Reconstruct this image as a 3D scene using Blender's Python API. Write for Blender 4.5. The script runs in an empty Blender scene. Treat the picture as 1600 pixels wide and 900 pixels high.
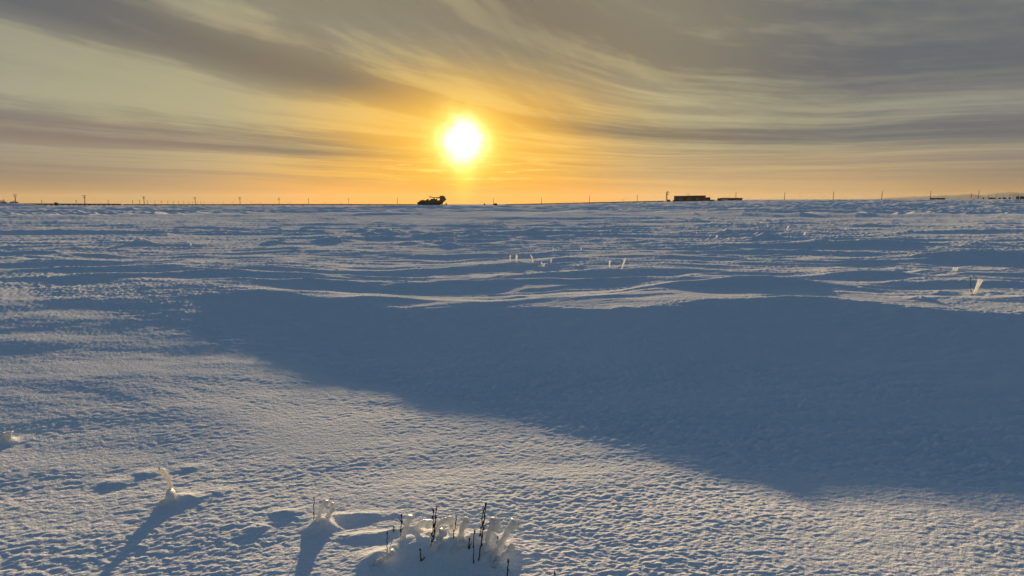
import bpy, math, random
import numpy as np
from mathutils import Vector

random.seed(7)
R = math.radians
C = bpy.data.collections.new("Scene")
scene = bpy.context.scene
scene.collection.children.link(C)

# ------------------------------------------------------------------ camera
F = 880.0                       # focal length in pixels of a 1600 px wide frame
PITCH = math.atan((450 - 319) / F)
EYE = 1.20                      # eye height over the far snow plain (z = 0)
ZG = -0.42                      # level of the hollow in front of the camera
cam_d = bpy.data.cameras.new("camera")
cam_d.sensor_width = 36.0
cam_d.lens = 36.0 * F / 1600.0
cam_d.clip_start = 0.05
cam_d.clip_end = 60000
cam = bpy.data.objects.new("camera", cam_d)
C.objects.link(cam)
cam.location = (0, 0, EYE)
cam.rotation_euler = (math.pi / 2 - PITCH, 0, 0)
scene.camera = cam
cP, sP = math.cos(PITCH), math.sin(PITCH)


def ray(u, v):
    a, b = (u - 800) / F, (450 - v) / F
    return np.array([a, cP + b * sP, -sP + b * cP])


sd = ray(724, 222)
SUN_AZ = math.atan2(sd[0], sd[1])
SUN_EL = math.atan2(sd[2], math.hypot(sd[0], sd[1]))
HS = (math.sin(SUN_AZ), math.cos(SUN_AZ))       # towards the sun on the ground
HW = (math.cos(SUN_AZ), -math.sin(SUN_AZ))
TE = math.tan(SUN_EL)

# ------------------------------------------------------------------ noise
def _hash(ix, iy, seed):
    h = (ix.astype(np.int64) * 374761393 + iy.astype(np.int64) * 668265263 + seed * 974634777) & 0xffffffff
    h = ((h ^ (h >> 13)) * 1274126177) & 0xffffffff
    h = h ^ (h >> 16)
    return (h & 0xffff).astype(np.float64) / 65536.0 * (2 * math.pi)


def gnoise(x, y, seed):
    x = np.asarray(x, float); y = np.asarray(y, float)
    ix, iy = np.floor(x), np.floor(y)
    fx, fy = x - ix, y - iy
    ux, uy = fx * fx * fx * (fx * (fx * 6 - 15) + 10), fy * fy * fy * (fy * (fy * 6 - 15) + 10)
    out = []
    for dx, dy in ((0, 0), (1, 0), (0, 1), (1, 1)):
        a = _hash(ix + dx, iy + dy, seed)
        out.append(np.cos(a) * (fx - dx) + np.sin(a) * (fy - dy))
    return ((out[0] * (1 - ux) + out[1] * ux) * (1 - uy) + (out[2] * (1 - ux) + out[3] * ux) * uy) * 1.5


def sst(a, b, x):
    t = np.clip((x - a) / (b - a), 0, 1)
    return t * t * (3 - 2 * t)


# ------------------------------------------------------------------ the drift: crest and shadow edge
def _ws(x, y):
    return x * HW[0] + y * HW[1], x * HS[0] + y * HS[1]


def _plane(u, v, z):
    d = ray(u, v)
    t = (z - EYE) / d[2]
    return d[0] * t, d[1] * t


EDGE = [(-300, 462), (0, 492), (150, 525), (300, 556), (450, 583), (600, 618), (750, 655), (900, 690), (1050, 727), (1200, 762),
        (1400, 790), (1600, 808)]
CREST = [(-300, 430), (0, 446), (200, 455), (400, 465), (560, 478), (700, 484), (800, 476), (900, 484), (980, 480), (1080, 470),
         (1160, 467), (1230, 459), (1300, 467), (1400, 481), (1500, 488), (1600, 492), (2000, 500)]
_ew, _es, _cs, _cz = [], [], [], []
for u, v in EDGE:
    x, y = _plane(u, v, ZG)
    w, s = _ws(x, y)
    best = None
    for L in np.linspace(0.3, 7, 600):
        px, py = w * HW[0] + (s + L) * HS[0], w * HW[1] + (s + L) * HS[1]
        z = ZG + TE * L
        dep = py * cP - (z - EYE) * sP
        uu = 800 + F * px / dep
        vv = 450 - F * (py * sP + (z - EYE) * cP) / dep
        vc = np.interp(uu, [c[0] for c in CREST], [c[1] for c in CREST])
        e = abs(vv - vc)
        if best is None or e < best[0]:
            best = (e, L, z)
    _ew.append(w); _es.append(s); _cs.append(s + best[1]); _cz.append(best[2])
for u, v, z in ((1300, 467, .02), (1400, 479, .0), (1500, 486, -.015), (1600, 491, -.03), (2200, 500, -.08)):
    w, s = _ws(*_plane(u, v, z))
    if w > max(_ew) + .25:
        _ew.append(w); _cs.append(s); _cz.append(z); _es.append(s - (z - ZG) / TE)
o = np.argsort(_ew)
_ew, _es, _cs, _cz = [np.array(a)[o] for a in (_ew, _es, _cs, _cz)]


def smooth_interp(w, X, Y, h=0.25):
    return sum(np.interp(w + d * h, X, Y) * k for d, k in ((-1, .25), (0, .5), (1, .25)))


MOUNDS = []     # (w, s, half width, half depth, height)


def ridgy(n):
    return (1 - np.abs(n)) ** 2


def height(x, y, gx=None, gs=None):
    """Snow height. gx, gs: mesh spacing sideways and in depth, to fade what the mesh cannot hold."""
    x = np.asarray(x, float); y = np.asarray(y, float)
    w, s = _ws(x, y)
    r = np.hypot(x, y)
    if gx is None:
        gx = r * 0.0012; gs = r * r * 0.0006

    def keep(lw, ls):
        return np.clip(1.6 - 0.5 * np.maximum(gx / lw, gs / ls) * 4, 0, 1)

    warp = gnoise(w / 1.7, s / 2.5, 3) * 0.25 + gnoise(w / .5, s / .6, 4) * 0.05
    de = smooth_interp(w, _ew, _es); dc = smooth_interp(w, _ew, _cs); zc = smooth_interp(w, _ew, _cz)
    left = 1 - sst(-4.6, 0, w)
    zc = ZG + (zc - ZG) * (1 - .66 * left) + .018 * gnoise(w / .9, s / 4, 8)
    t = (s - de) / np.maximum(dc + warp * 0.6 - de, .2)
    ramp = left * np.minimum(.070 * np.clip(np.minimum(s, dc) - 3.2, 0, None), .34)
    lee = ZG + ramp + (zc - ZG) * np.clip(t, 0, 1) ** 1.9
    zc = zc + ramp
    back = np.clip(s - dc, 0, None)
    win = zc + (0.0 - zc) * sst(0, 16, back)
    z = np.where(t < 1, lee, win)
    far = sst(.97, 1.5, t)
    # dunes and sastrugi, crests leaning towards the camera
    ss = s + warp * 1.2

    def dune(lw, ls, seed, k, sq=2):
        sk = gnoise(w / (lw * 2), s / (ls * 2), seed + 50) * .6
        n0 = ridgy(gnoise(w / lw + sk, ss / ls, seed))
        return ridgy(gnoise(w / lw + sk, (ss + k * ls * n0) / ls, seed))

    patch = sst(-.5, .5, gnoise(w / 14 + 3, s / 9, 91))
    z = z + far * keep(6, 2.0) * (.08 + .085 * patch) * (dune(7.5, 2.4, 11, .30) - .55)
    z = z + far * keep(2, .9) * (.030 + .036 * patch) * (dune(3.4, .95, 12, .25) - .55)
    z = z + far * keep(.8, .4) * .022 * (dune(1.5, .36, 13, .2) - .5)
    z = z + sst(14, 40, r) * keep(18, 6) * .24 * (dune(22, 6.5, 14, .3) - .55)
    z = z + sst(35, 90, r) * keep(30, 14) * .75 * (dune(42, 13, 17, .3) - .75)
    z = z + sst(80, 160, r) * keep(40, 10) * .8 * (dune(50, 10, 18, .3) - .75)
    z = z + sst(70, 180, r) * keep(60, 30) * .9 * (dune(95, 28, 15, .3) - .85)
    z = z + sst(150, 500, r) * .5 * gnoise(w / 260, s / 170, 16)
    # gentle undulation of the hollow
    near = 1 - far
    z = z + .055 * np.clip(np.minimum(de, 3.3) - s, 0, 1.3) * (.15 + .85 * sst(-1.7, .1, w))
    z = z + near * (.020 * gnoise(w / 1.6 + 7, s / .9, 21) + .005 * gnoise(w / .55, s / .33, 22)) * np.clip(1.2 - .5 * t * (t > 0), .6, 1)
    z = z + sst(.15, .4, t) * (1 - sst(.8, .98, t)) * (.022 * gnoise(w / 2.6, s / .62, 23) + .010 * gnoise(w / 1.1, s / .3, 24))
    # wind crust: small scallops
    inshade = sst(0.0, .12, t) * (1 - sst(.95, 1.1, t))
    calm = np.clip(1.0 + .55 * gnoise(w / .9, s / .5, 36) + .5 * gnoise(w / 3.1, s / 1.7, 37), .4, 1.7) * (1 + 1.3 * inshade)
    wob = gnoise(w / .07, s / .07, 31) * .6
    z = z + calm * keep(.024, .013) * .0020 * gnoise(w / .026 + wob, s / .0145 + wob * .5, 32)
    z = z + calm * keep(.055, .03) * (.0026 + .004 * inshade) * gnoise(w / .058, s / .031 + wob, 33)
    z = z + calm * keep(.2, .1) * (.0016 + .004 * inshade) * gnoise(w / .22, s / .10 + wob * .3, 34)
    for (mw, ms, a, b, hgt) in MOUNDS:
        dx, dy = (w - mw) / a, (s - ms) / b
        q = dx * dx + dy * dy
        near_m = q < 14
        if near_m.any():
            if z.ndim == 0:
                z = z + hgt * math.exp(-q)
            else:
                z[near_m] += hgt * np.exp(-q[near_m])
    # the plain climbs slowly on the right, far off
    az = np.arctan2(x, np.maximum(y, .01))
    lift = sst(-.06, .42, az) * 0.0082 * (1 - sst(.8, 1.4, az))
    z = z + lift * r * sst(60, 520, r) * (y > 0) * (1 - sst(900, 4000, r) * .6)
    return z


def ground_at(u, v, dmax=3000):
    """The point of the snow that the photograph shows at pixel (u, v)."""
    d = ray(u, v)
    ts = np.concatenate([np.linspace(1.2, 12, 1500), np.geomspace(12, dmax, 2500)])
    p = d[None, :] * ts[:, None]
    zz = height(p[:, 0], p[:, 1])
    below = np.nonzero(p[:, 2] + EYE <= zz)[0]
    if len(below) == 0:
        return None
    i = below[0]
    return Vector((p[i, 0], p[i, 1], float(zz[i])))


def at_depth(u, v, y):
    d = ray(u, v)
    t = y / d[1]
    return Vector((d[0] * t, y, EYE + d[2] * t))


def mound(u, v, a, b, h, up=0.6):
    x, y = _plane(u, v, ZG + h * up)
    w, s = _ws(x, y)
    MOUNDS.append((w, s, a, b, h))


def mound_far(u, v, a, b, h):
    p = ground_at(u, v)
    if p is not None:
        w, s = _ws(p.x, p.y)
        MOUNDS.append((w, s, a, b, h))


# ------------------------------------------------------------------ materials
def new_mat(name):
    m = bpy.data.materials.new(name)
    m.use_nodes = True
    nt = m.node_tree
    nt.nodes.clear()
    out = nt.nodes.new("ShaderNodeOutputMaterial")
    return m, nt, out


def nd(nt, kind, **kw):
    n = nt.nodes.new(kind)
    for k, v in kw.items():
        if k in n.inputs:
            n.inputs[k].default_value = v
        else:
            setattr(n, k, v)
    return n


def snow_mat():
    m, nt, out = new_mat("wind_packed_snow")
    L = nt.links
    b = nd(nt, "ShaderNodeBsdfPrincipled", Roughness=.85)
    b.inputs["Base Color"].default_value = (.84, .87, .91, 1)
    b.inputs["Specular IOR Level"].default_value = .0
    tc = nd(nt, "ShaderNodeTexCoord")
    n1 = nd(nt, "ShaderNodeTexNoise", Scale=55.0, Detail=3.0, Roughness=.6)
    n2 = nd(nt, "ShaderNodeTexNoise", Scale=260.0, Detail=2.0, Roughness=.7)
    L.new(tc.outputs["Object"], n1.inputs["Vector"]); L.new(tc.outputs["Object"], n2.inputs["Vector"])
    b1 = nd(nt, "ShaderNodeBump", Strength=.75, Distance=.013)
    b2 = nd(nt, "ShaderNodeBump", Strength=.6, Distance=.003)
    L.new(n1.outputs["Fac"], b1.inputs["Height"])
    L.new(n2.outputs["Fac"], b2.inputs["Height"])
    L.new(b1.outputs["Normal"], b2.inputs["Normal"])
    L.new(b2.outputs["Normal"], b.inputs["Normal"])
    L.new(b.outputs[0], out.inputs[0])
    return m


def rime_mat(name, thin):
    m, nt, out = new_mat(name)
    L = nt.links
    b = nd(nt, "ShaderNodeBsdfPrincipled", Roughness=.4)
    b.inputs["Base Color"].default_value = (.88, .90, .92, 1)
    tr = nd(nt, "ShaderNodeBsdfTranslucent")
    tr.inputs["Color"].default_value = (.92, .90, .86, 1)
    mx = nd(nt, "ShaderNodeMixShader"); mx.inputs[0].default_value = thin
    tc = nd(nt, "ShaderNodeTexCoord")
    n1 = nd(nt, "ShaderNodeTexNoise", Scale=140.0, Detail=3.0)
    bp = nd(nt, "ShaderNodeBump", Strength=.7, Distance=.004)
    L.new(tc.outputs["Object"], n1.inputs["Vector"])
    L.new(n1.outputs["Fac"], bp.inputs["Height"])
    for q in (b, tr):
        L.new(bp.outputs["Normal"], q.inputs["Normal"])
    L.new(b.outputs[0], mx.inputs[1]); L.new(tr.outputs[0], mx.inputs[2])
    L.new(mx.outputs[0], out.inputs[0])
    return m


def plain_mat(name, col, rough=.7, vary=.25, scale=3.0, metal=0.0):
    m, nt, out = new_mat(name)
    L = nt.links
    b = nd(nt, "ShaderNodeBsdfPrincipled", Roughness=rough, Metallic=metal)
    tc = nd(nt, "ShaderNodeTexCoord")
    n1 = nd(nt, "ShaderNodeTexNoise", Scale=scale, Detail=4.0)
    cr = nd(nt, "ShaderNodeValToRGB")
    cr.color_ramp.elements[0].color = (*[c * (1 - vary) for c in col], 1)
    cr.color_ramp.elements[1].color = (*[min(1, c * (1 + vary)) for c in col], 1)
    L.new(tc.outputs["Object"], n1.inputs["Vector"])
    L.new(n1.outputs["Fac"], cr.inputs["Fac"])
    L.new(cr.outputs["Color"], b.inputs["Base Color"])
    L.new(b.outputs[0], out.inputs[0])
    return m


M = dict(
    snow=snow_mat(), rime=rime_mat("thick_rime", .28), hoar=rime_mat("thin_hoar_frost", .66),
    twig=plain_mat("dark_bark", (.035, .024, .018), .8, .3, 80),
    wood=plain_mat("weathered_pole_wood", (.09, .06, .042), .85, .3, 4),
    steel=plain_mat("dull_steel", (.10, .10, .10), .6, .2, 2),
    pipe=plain_mat("pipe_jacket", (.05, .05, .05), .6, .2, 1),
    digger=plain_mat("dusty_machine_paint", (.16, .11, .035), .6, .3, 1.5),
    track=plain_mat("track_steel", (.05, .042, .035), .7, .3, 3),
    clad=plain_mat("dark_metal_cladding", (.02, .018, .02), .7, .2, .6),
    roof=plain_mat("roof_sheet", (.03, .026, .026), .7, .2, .6),
    hill=plain_mat("wind_scoured_hill", (.24, .28, .34), .9, .45, .004),
    pale=plain_mat("pale_panel", (.42, .43, .45), .6, .1, .8),
    paint=plain_mat("dark_car_paint", (.03, .03, .035), .35, .2, 2),
    rubber=plain_mat("tyre_rubber", (.02, .02, .02), .9, .1, 5),
    rust=plain_mat("rusty_tank_steel", (.05, .035, .03), .75, .3, 2),
)
g, nt, out = new_mat("window_glass")
ga = nd(nt, "ShaderNodeBsdfTransparent"); gb = nd(nt, "ShaderNodeBsdfGlossy", Roughness=.05)
gm = nd(nt, "ShaderNodeMixShader"); gm.inputs[0].default_value = .12
nt.links.new(ga.outputs[0], gm.inputs[1]); nt.links.new(gb.outputs[0], gm.inputs[2]); nt.links.new(gm.outputs[0], out.inputs[0])
M["glass"] = g


# ------------------------------------------------------------------ mesh helpers
class MB:
    def __init__(self):
        self.v, self.f = [], []

    def box(self, c, size, top=(1, 1), rz=0.0, shift=(0, 0)):
        """box standing on c (bottom centre); top = scale of the upper face, shift = its offset"""
        sx, sy, sz = size
        n = len(self.v)
        cz, s_ = math.cos(rz), math.sin(rz)
        for k in (0, 1):
            fx, fy = (1, 1) if k == 0 else top
            ox, oy = (0, 0) if k == 0 else shift
            for a, b in ((-1, -1), (1, -1), (1, 1), (-1, 1)):
                x, y = a * sx / 2 * fx + ox, b * sy / 2 * fy + oy
                self.v.append((c[0] + x * cz - y * s_, c[1] + x * s_ + y * cz, c[2] + k * sz))
        for q in ((3, 2, 1, 0), (4, 5, 6, 7), (0, 1, 5, 4), (1, 2, 6, 5), (2, 3, 7, 6), (3, 0, 4, 7)):
            self.f.append([n + i for i in q])
        return self

    def prism(self, prof, y0, y1):
        """profile in x, z pulled from y0 to y1"""
        n, k = len(self.v), len(prof)
        for y in (y0, y1):
            for x, z in prof:
                self.v.append((x, y, z))
        self.f.append([n + i for i in range(k)])
        self.f.append([n + k + i for i in reversed(range(k))])
        for i in range(k):
            j = (i + 1) % k
            self.f.append([n + j, n + i, n + k + i, n + k + j])
        return self

    def tube(self, pts, radii, seg=8, lump=0.0, seed=0, freq=60.0):
        pts = [Vector(p) for p in pts]
        if not hasattr(radii, "__len__"):
            radii = [radii] * len(pts)
        n0 = len(self.v)
        prev = None
        for i, p in enumerate(pts):
            t = (pts[min(i + 1, len(pts) - 1)] - pts[max(i - 1, 0)]).normalized()
            a = t.cross(Vector((0, 1, 0.13))) if prev is None else prev - t * prev.dot(t)
            if a.length < 1e-5:
                a = t.cross(Vector((1, 0, 0)))
            a.normalize(); b = t.cross(a); prev = a
            for k in range(seg):
                th = 2 * math.pi * k / seg
                d = a * math.cos(th) + b * math.sin(th)
                rr = radii[i]
                if lump:
                    q = p + d * rr
                    rr *= 1 + lump * (float(gnoise(q.x * freq + q.y * 17, q.z * freq, seed)) + .6 * float(gnoise(q.x * freq * 2.3 + k * .9, q.z * freq * 2.3 + q.y * 31, seed + 1)))
                self.v.append(tuple(p + d * rr))
        for i in range(len(pts) - 1):
            for k in range(seg):
                k2 = (k + 1) % seg
                a_, b_ = n0 + i * seg, n0 + (i + 1) * seg
                self.f.append([a_ + k, a_ + k2, b_ + k2, b_ + k])
        self.f.append([n0 + k for k in reversed(range(seg))])
        e = n0 + (len(pts) - 1) * seg
        self.f.append([e + k for k in range(seg)])
        return self

    def cyl(self, a, b, r, seg=12):
        return self.tube([a, b], r, seg)

    def ball(self, c, r, seg=8, rings=5, sq=(1, 1, 1)):
        pts = []
        n0 = len(self.v)
        for i in range(1, rings):
            ph = math.pi * i / rings
            for k in range(seg):
                th = 2 * math.pi * k / seg
                self.v.append((c[0] + r * sq[0] * math.sin(ph) * math.cos(th), c[1] + r * sq[1] * math.sin(ph) * math.sin(th), c[2] + r * sq[2] * math.cos(ph)))
        for i in range(rings - 2):
            for k in range(seg):
                k2 = (k + 1) % seg
                self.f.append([n0 + i * seg + k, n0 + (i + 1) * seg + k, n0 + (i + 1) * seg + k2, n0 + i * seg + k2])
        self.f.append([n0 + k for k in range(seg)])
        self.f.append([n0 + (rings - 2) * seg + k for k in reversed(range(seg))])
        return self

    def build(self, name, mat, parent=None, smooth=False, bevel=0):
        me = bpy.data.meshes.new(name)
        me.from_pydata([tuple(map(float, v)) for v in self.v], [], self.f)
        me.update()
        me.materials.append(mat)
        if smooth:
            me.polygons.foreach_set("use_smooth", [True] * len(me.polygons))
        ob = bpy.data.objects.new(name, me)
        C.objects.link(ob)
        if parent:
            ob.parent = parent
        if bevel:
            bv = ob.modifiers.new("bevel", "BEVEL")
            bv.width = bevel; bv.segments = 2; bv.limit_method = "ANGLE"
        return ob


def tag(ob, label=None, cat=None, group=None, kind=None):
    if label: ob["label"] = label
    if cat: ob["category"] = cat
    if group: ob["group"] = group
    if kind: ob["kind"] = kind
    return ob


def empty(name, loc, rz=0.0, **kw):
    ob = bpy.data.objects.new(name, None)
    ob.empty_display_size = .2
    C.objects.link(ob)
    ob.location = loc
    ob.rotation_euler = (0, 0, rz)
    return tag(ob, **kw)


# ------------------------------------------------------------------ snow mounds round the buried stems
mound(502, 822, .055, .055, .055)           # lump under the pair of rimed stems
mound(545, 812, .20, .030, .017)            # lit lip to its right
mound(450, 806, .09, .035, .012)
mound(560, 846, .10, .035, .012)
mound(400, 830, .055, .04, .013)
mound(268, 782, .045, .045, .036)
mound(290, 778, .09, .045, .018)
mound(180, 752, .11, .050, .012)
mound(225, 738, .07, .050, .012)
mound(345, 770, .07, .04, .010)
mound(300, 730, .09, .04, .008)
mound(6, 690, .05, .05, .06)
mound(700, 866, .23, .085, .072)            # the clump in front
mound(640, 856, .09, .070, .040)
mound(760, 872, .11, .080, .060)
mound(620, 842, .10, .035, .030)
mound(690, 842, .10, .030, .024)
mound(590, 884, .07, .060, .030)
_rng = random.Random(5)
for u_, v_, n_, su, sv_ in ((590, 366, 26, 90, 9), (480, 372, 10, 50, 6), (1190, 368, 20, 90, 8), (250, 372, 7, 70, 8), (720, 372, 9, 30, 6), (900, 360, 8, 90, 8)):
    for _ in range(n_):
        mound_far(u_ + _rng.gauss(0, su), min(395, max(344, v_ + _rng.gauss(0, sv_))), _rng.uniform(.18, .5), _rng.uniform(.12, .25), _rng.uniform(.03, .10))
for u_, v_, a_, h_ in ((807, 411, .16, .09), (832, 412, .10, .07), (848, 418, .14, .08), (861, 412, .08, .05), (903, 416, .10, .06), (952, 420, .09, .06), (971, 421, .13, .10),
                       (298, 385, .4, .10), (221, 378, .35, .09), (1522, 461, .10, .06), (1438, 467, .10, .07), (970, 480, .10, .018), (412, 407, .45, .07), (1240, 380, .5, .07), (1395, 372, .5, .10)):
    mound_far(u_, v_, a_, a_ * .8, h_ * .55)

_x = (675 - 800) / F * 250
MOUNDS.append((*_ws(_x, 250), 30, 30, .9))
_x = (12 - 800) / F * 425
MOUNDS.append((*_ws(_x, 429), 22, 11, 1.5))

for u_, v_, h_ in ((690, 854, .030), (722, 850, .034), (648, 846, .026), (745, 862, .034), (672, 850, .024), (768, 866, .03), (705, 846, .024), (630, 850, .022)):
    mound(u_, v_, .035, .032, h_)
_x = (2 - 800) / F * 425
MOUNDS.append((*_ws(_x, 427), 8, 9, .8))

# low drifts: the peak of the near crest and the ridges behind it
for u_, v_, a_, b_, h_ in ((1230, 464, .60, .40, .012), (975, 481, .14, .10, .010), (760, 474, .95, .16, .022), (880, 466, .8, .16, .018), (1010, 459, .9, .18, .022), (560, 466, 1.0, .18, .02), (380, 456, 1.3, .2, .02),
                           (1180, 441, 1.6, .22, .10), (1330, 431, .9, .2, .08), (640, 448, 1.2, .2, .06), (900, 430, 1.5, .22, .07), (250, 432, 1.6, .22, .07), (470, 432, .9, .2, .06), (1480, 444, 1.2, .2, .06), (1050, 425, 1.4, .2, .07), (1330, 383, 2.6, .35, .14), (1500, 400, 2.2, .3, .12)):
    mound_far(u_, v_, a_, b_, h_)


# ------------------------------------------------------------------ ground
def build_ground():
    front = np.linspace(-R(54), R(54), 1500)
    rest = np.linspace(R(54), 2 * math.pi - R(54), 74)[1:-1]
    az = np.concatenate([front, rest])
    dep = np.radians(np.concatenate([np.arange(62, 7.0, -0.044), np.arange(7.0, .9, -.032)]))
    r1 = (EYE - ZG) / np.tan(dep)
    r2 = np.geomspace(r1[-1] * 1.012, 1200, 260)
    r3 = np.geomspace(1300, 11000, 32)
    r0 = np.array([.02, .25, .5, .7])
    rr = np.concatenate([r0, r1, r2, r3])
    A, RR = np.meshgrid(az, rr)
    x, y = RR * np.sin(A), RR * np.cos(A)
    daz = np.gradient(az); daz[1500:] = rest[1] - rest[0]
    dr = np.gradient(rr)
    z = height(x.ravel(), y.ravel(), (RR * daz[None, :]).ravel(), np.repeat(dr, len(az)))
    nr, na = RR.shape
    # the grain of the wind crust, as coarse as the mesh can carry it
    rg = np.random.default_rng(11)
    g0 = rg.normal(size=(nr, na))
    g0 = (g0 + np.roll(g0, 1, 1) + .6 * np.roll(g0, 2, 1)) * .6
    amp = .026 * np.minimum(dr, .16) * sst(2.2, 4.2, rr) * (1 - sst(60, 200, rr))
    g0 = g0 * amp[:, None]
    W, S = _ws(x, y)
    d0 = smooth_interp(W, _ew, _es); d1 = smooth_interp(W, _ew, _cs)
    g0 = g0 * (1.15 + 1.5 * sst(d0, d0 + .4, S) * (1 - sst(d1, d1 + .3, S)))
    g0[:, 1500:] = 0
    z = z + g0.ravel()
    co = np.stack([x.ravel(), y.ravel(), z], 1)
    i = np.arange(nr - 1)[:, None] * na
    j = np.arange(na)[None, :]
    j2 = (j + 1) % na
    q = np.stack([i + j, i + na + j, i + na + j2, i + j2], -1).reshape(-1, 4)
    me = bpy.data.meshes.new("snow_ground")
    me.vertices.add(len(co)); me.vertices.foreach_set("co", co.ravel())
    me.loops.add(q.size); me.loops.foreach_set("vertex_index", q.ravel().astype(np.int32))
    me.polygons.add(len(q))
    me.polygons.foreach_set("loop_start", np.arange(0, q.size, 4, dtype=np.int32))
    me.polygons.foreach_set("loop_total", np.full(len(q), 4, dtype=np.int32))
    me.update(calc_edges=True)
    me.polygons.foreach_set("use_smooth", np.ones(len(q), bool))
    me.materials.append(M["snow"])
    ob = bpy.data.objects.new("snow_ground", me)
    C.objects.link(ob)
    tag(ob, kind="structure")
    # orientation check
    if me.polygons[len(q) // 3].normal.z < 0:
        me.flip_normals()
    return ob


build_ground()

# ------------------------------------------------------------------ sun and sky
EXPOSURE = 0.8
sun_d = bpy.data.lights.new("sun", "SUN")
sun_d.energy = 4.2
sun_d.angle = R(0.9)
sun_d.color = (1.0, .71, .37)
sun = bpy.data.objects.new("sun", sun_d)
C.objects.link(sun)
sun.rotation_euler = (math.pi / 2 - SUN_EL, 0, math.pi - SUN_AZ)
sun.location = (0, 30, 40)

world = bpy.data.worlds.new("World")
scene.world = world
world.use_nodes = True
wt = world.node_tree
wt.nodes.clear()


class E:
    """tiny expression builder over Math nodes"""
    def __init__(self, s): self.s = s

    @staticmethod
    def op(o, *a):
        n = wt.nodes.new("ShaderNodeMath"); n.operation = o
        for i, q in enumerate(a):
            if isinstance(q, E): wt.links.new(q.s, n.inputs[i])
            else: n.inputs[i].default_value = float(q)
        return E(n.outputs[0])

    def __add__(s, o): return E.op("ADD", s, o)
    __radd__ = __add__
    def __sub__(s, o): return E.op("SUBTRACT", s, o)
    def __rsub__(s, o): return E.op("SUBTRACT", o, s)
    def __mul__(s, o): return E.op("MULTIPLY", s, o)
    __rmul__ = __mul__
    def __truediv__(s, o): return E.op("DIVIDE", s, o)
    def __rtruediv__(s, o): return E.op("DIVIDE", o, s)
    def exp(s): return E.op("EXPONENT", s)
    def abs(s): return E.op("ABSOLUTE", s)
    def sqrt(s): return E.op("SQRT", s)
    def max(s, o): return E.op("MAXIMUM", s, o)
    def min(s, o): return E.op("MINIMUM", s, o)


def ss(a, b, x):
    n = wt.nodes.new("ShaderNodeMapRange"); n.interpolation_type = "SMOOTHSTEP"
    wt.links.new(x.s, n.inputs["Value"])
    n.inputs["From Min"].default_value = a; n.inputs["From Max"].default_value = b
    return E(n.outputs[0])


def comb(x, y, z=0.0):
    n = wt.nodes.new("ShaderNodeCombineXYZ")
    for i, q in enumerate((x, y, z)):
        if isinstance(q, E): wt.links.new(q.s, n.inputs[i])
        else: n.inputs[i].default_value = q
    return n.outputs[0]


def noise(vec, scale=1.0, detail=3.0, rough=.5, dist=0.0):
    n = wt.nodes.new("ShaderNodeTexNoise")
    wt.links.new(vec, n.inputs["Vector"])
    n.inputs["Scale"].default_value = scale; n.inputs["Detail"].default_value = detail
    n.inputs["Roughness"].default_value = rough; n.inputs["Distortion"].default_value = dist
    return E(n.outputs["Fac"])


def gauss(x, c, w):
    d = (x - c) / w
    return (d * d * -1.0).exp()


def mixc(f, a, b):
    n = wt.nodes.new("ShaderNodeMix"); n.data_type = "RGBA"; n.clamp_factor = True
    if isinstance(f, E): wt.links.new(f.s, n.inputs["Factor"])
    else: n.inputs["Factor"].default_value = f
    for q, k in ((a, "A"), (b, "B")):
        s_ = [i for i in n.inputs if i.name == k and i.type == "RGBA"][0]
        if isinstance(q, tuple): s_.default_value = (*q, 1)
        else: wt.links.new(q, s_)
    return [o_ for o_ in n.outputs if o_.type == "RGBA"][0]


def scalec(c, f):
    n = wt.nodes.new("ShaderNodeVectorMath"); n.operation = "SCALE"
    if isinstance(c, tuple): n.inputs[0].default_value = c
    else: wt.links.new(c, n.inputs[0])
    if isinstance(f, E): wt.links.new(f.s, n.inputs["Scale"])
    else: n.inputs["Scale"].default_value = f
    return n.outputs[0]


def addc(a, b):
    n = wt.nodes.new("ShaderNodeVectorMath"); n.operation = "ADD"
    wt.links.new(a, n.inputs[0]); wt.links.new(b, n.inputs[1])
    return n.outputs[0]


def srgb(r, g_, b):
    def f(c):
        c /= 255
        return c / 12.92 if c < .04045 else ((c + .055) / 1.055) ** 2.4
    return (f(r), f(g_), f(b))


tcn = wt.nodes.new("ShaderNodeTexCoord")
sep = wt.nodes.new("ShaderNodeSeparateXYZ")
wt.links.new(tcn.outputs["Generated"], sep.inputs[0])
X, Y, Z = [E(sep.outputs[i]) for i in range(3)]
DEG = 180 / math.pi
el = E.op("ARCSINE", Z) * DEG
az = E.op("ARCTAN2", X, Y) * DEG
dot = wt.nodes.new("ShaderNodeVectorMath"); dot.operation = "DOT_PRODUCT"
wt.links.new(tcn.outputs["Generated"], dot.inputs[0])
sv = Vector(sd).normalized()
dot.inputs[1].default_value = sv
th = E.op("ARCCOSINE", E(dot.outputs["Value"]).min(1.0)) * DEG          # degrees from the sun
saz, sel = math.degrees(SUN_AZ), math.degrees(SUN_EL)

dxs = (az - saz) * .72
dys = (el - sel) * 1.4
th2 = (dxs * dxs + dys * dys).sqrt()
# clear sky behind everything
nis = wt.nodes.new("ShaderNodeTexSky")
nis.sky_type = "NISHITA"; nis.sun_disc = False
nis.sun_elevation = SUN_EL; nis.sun_rotation = SUN_AZ
nis.air_density = 1.0; nis.dust_density = .6; nis.ozone_density = 2.3
SKY = 0.078
back_dim = ss(70, 150, (az - saz).abs()) * ss(60, 15, el)      # unseen low sky opposite the sun, dimmed to darken camera-facing snow slopes
clear = scalec(nis.outputs[0], (1.0 - back_dim * .55) * SKY * 1.10)

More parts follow.
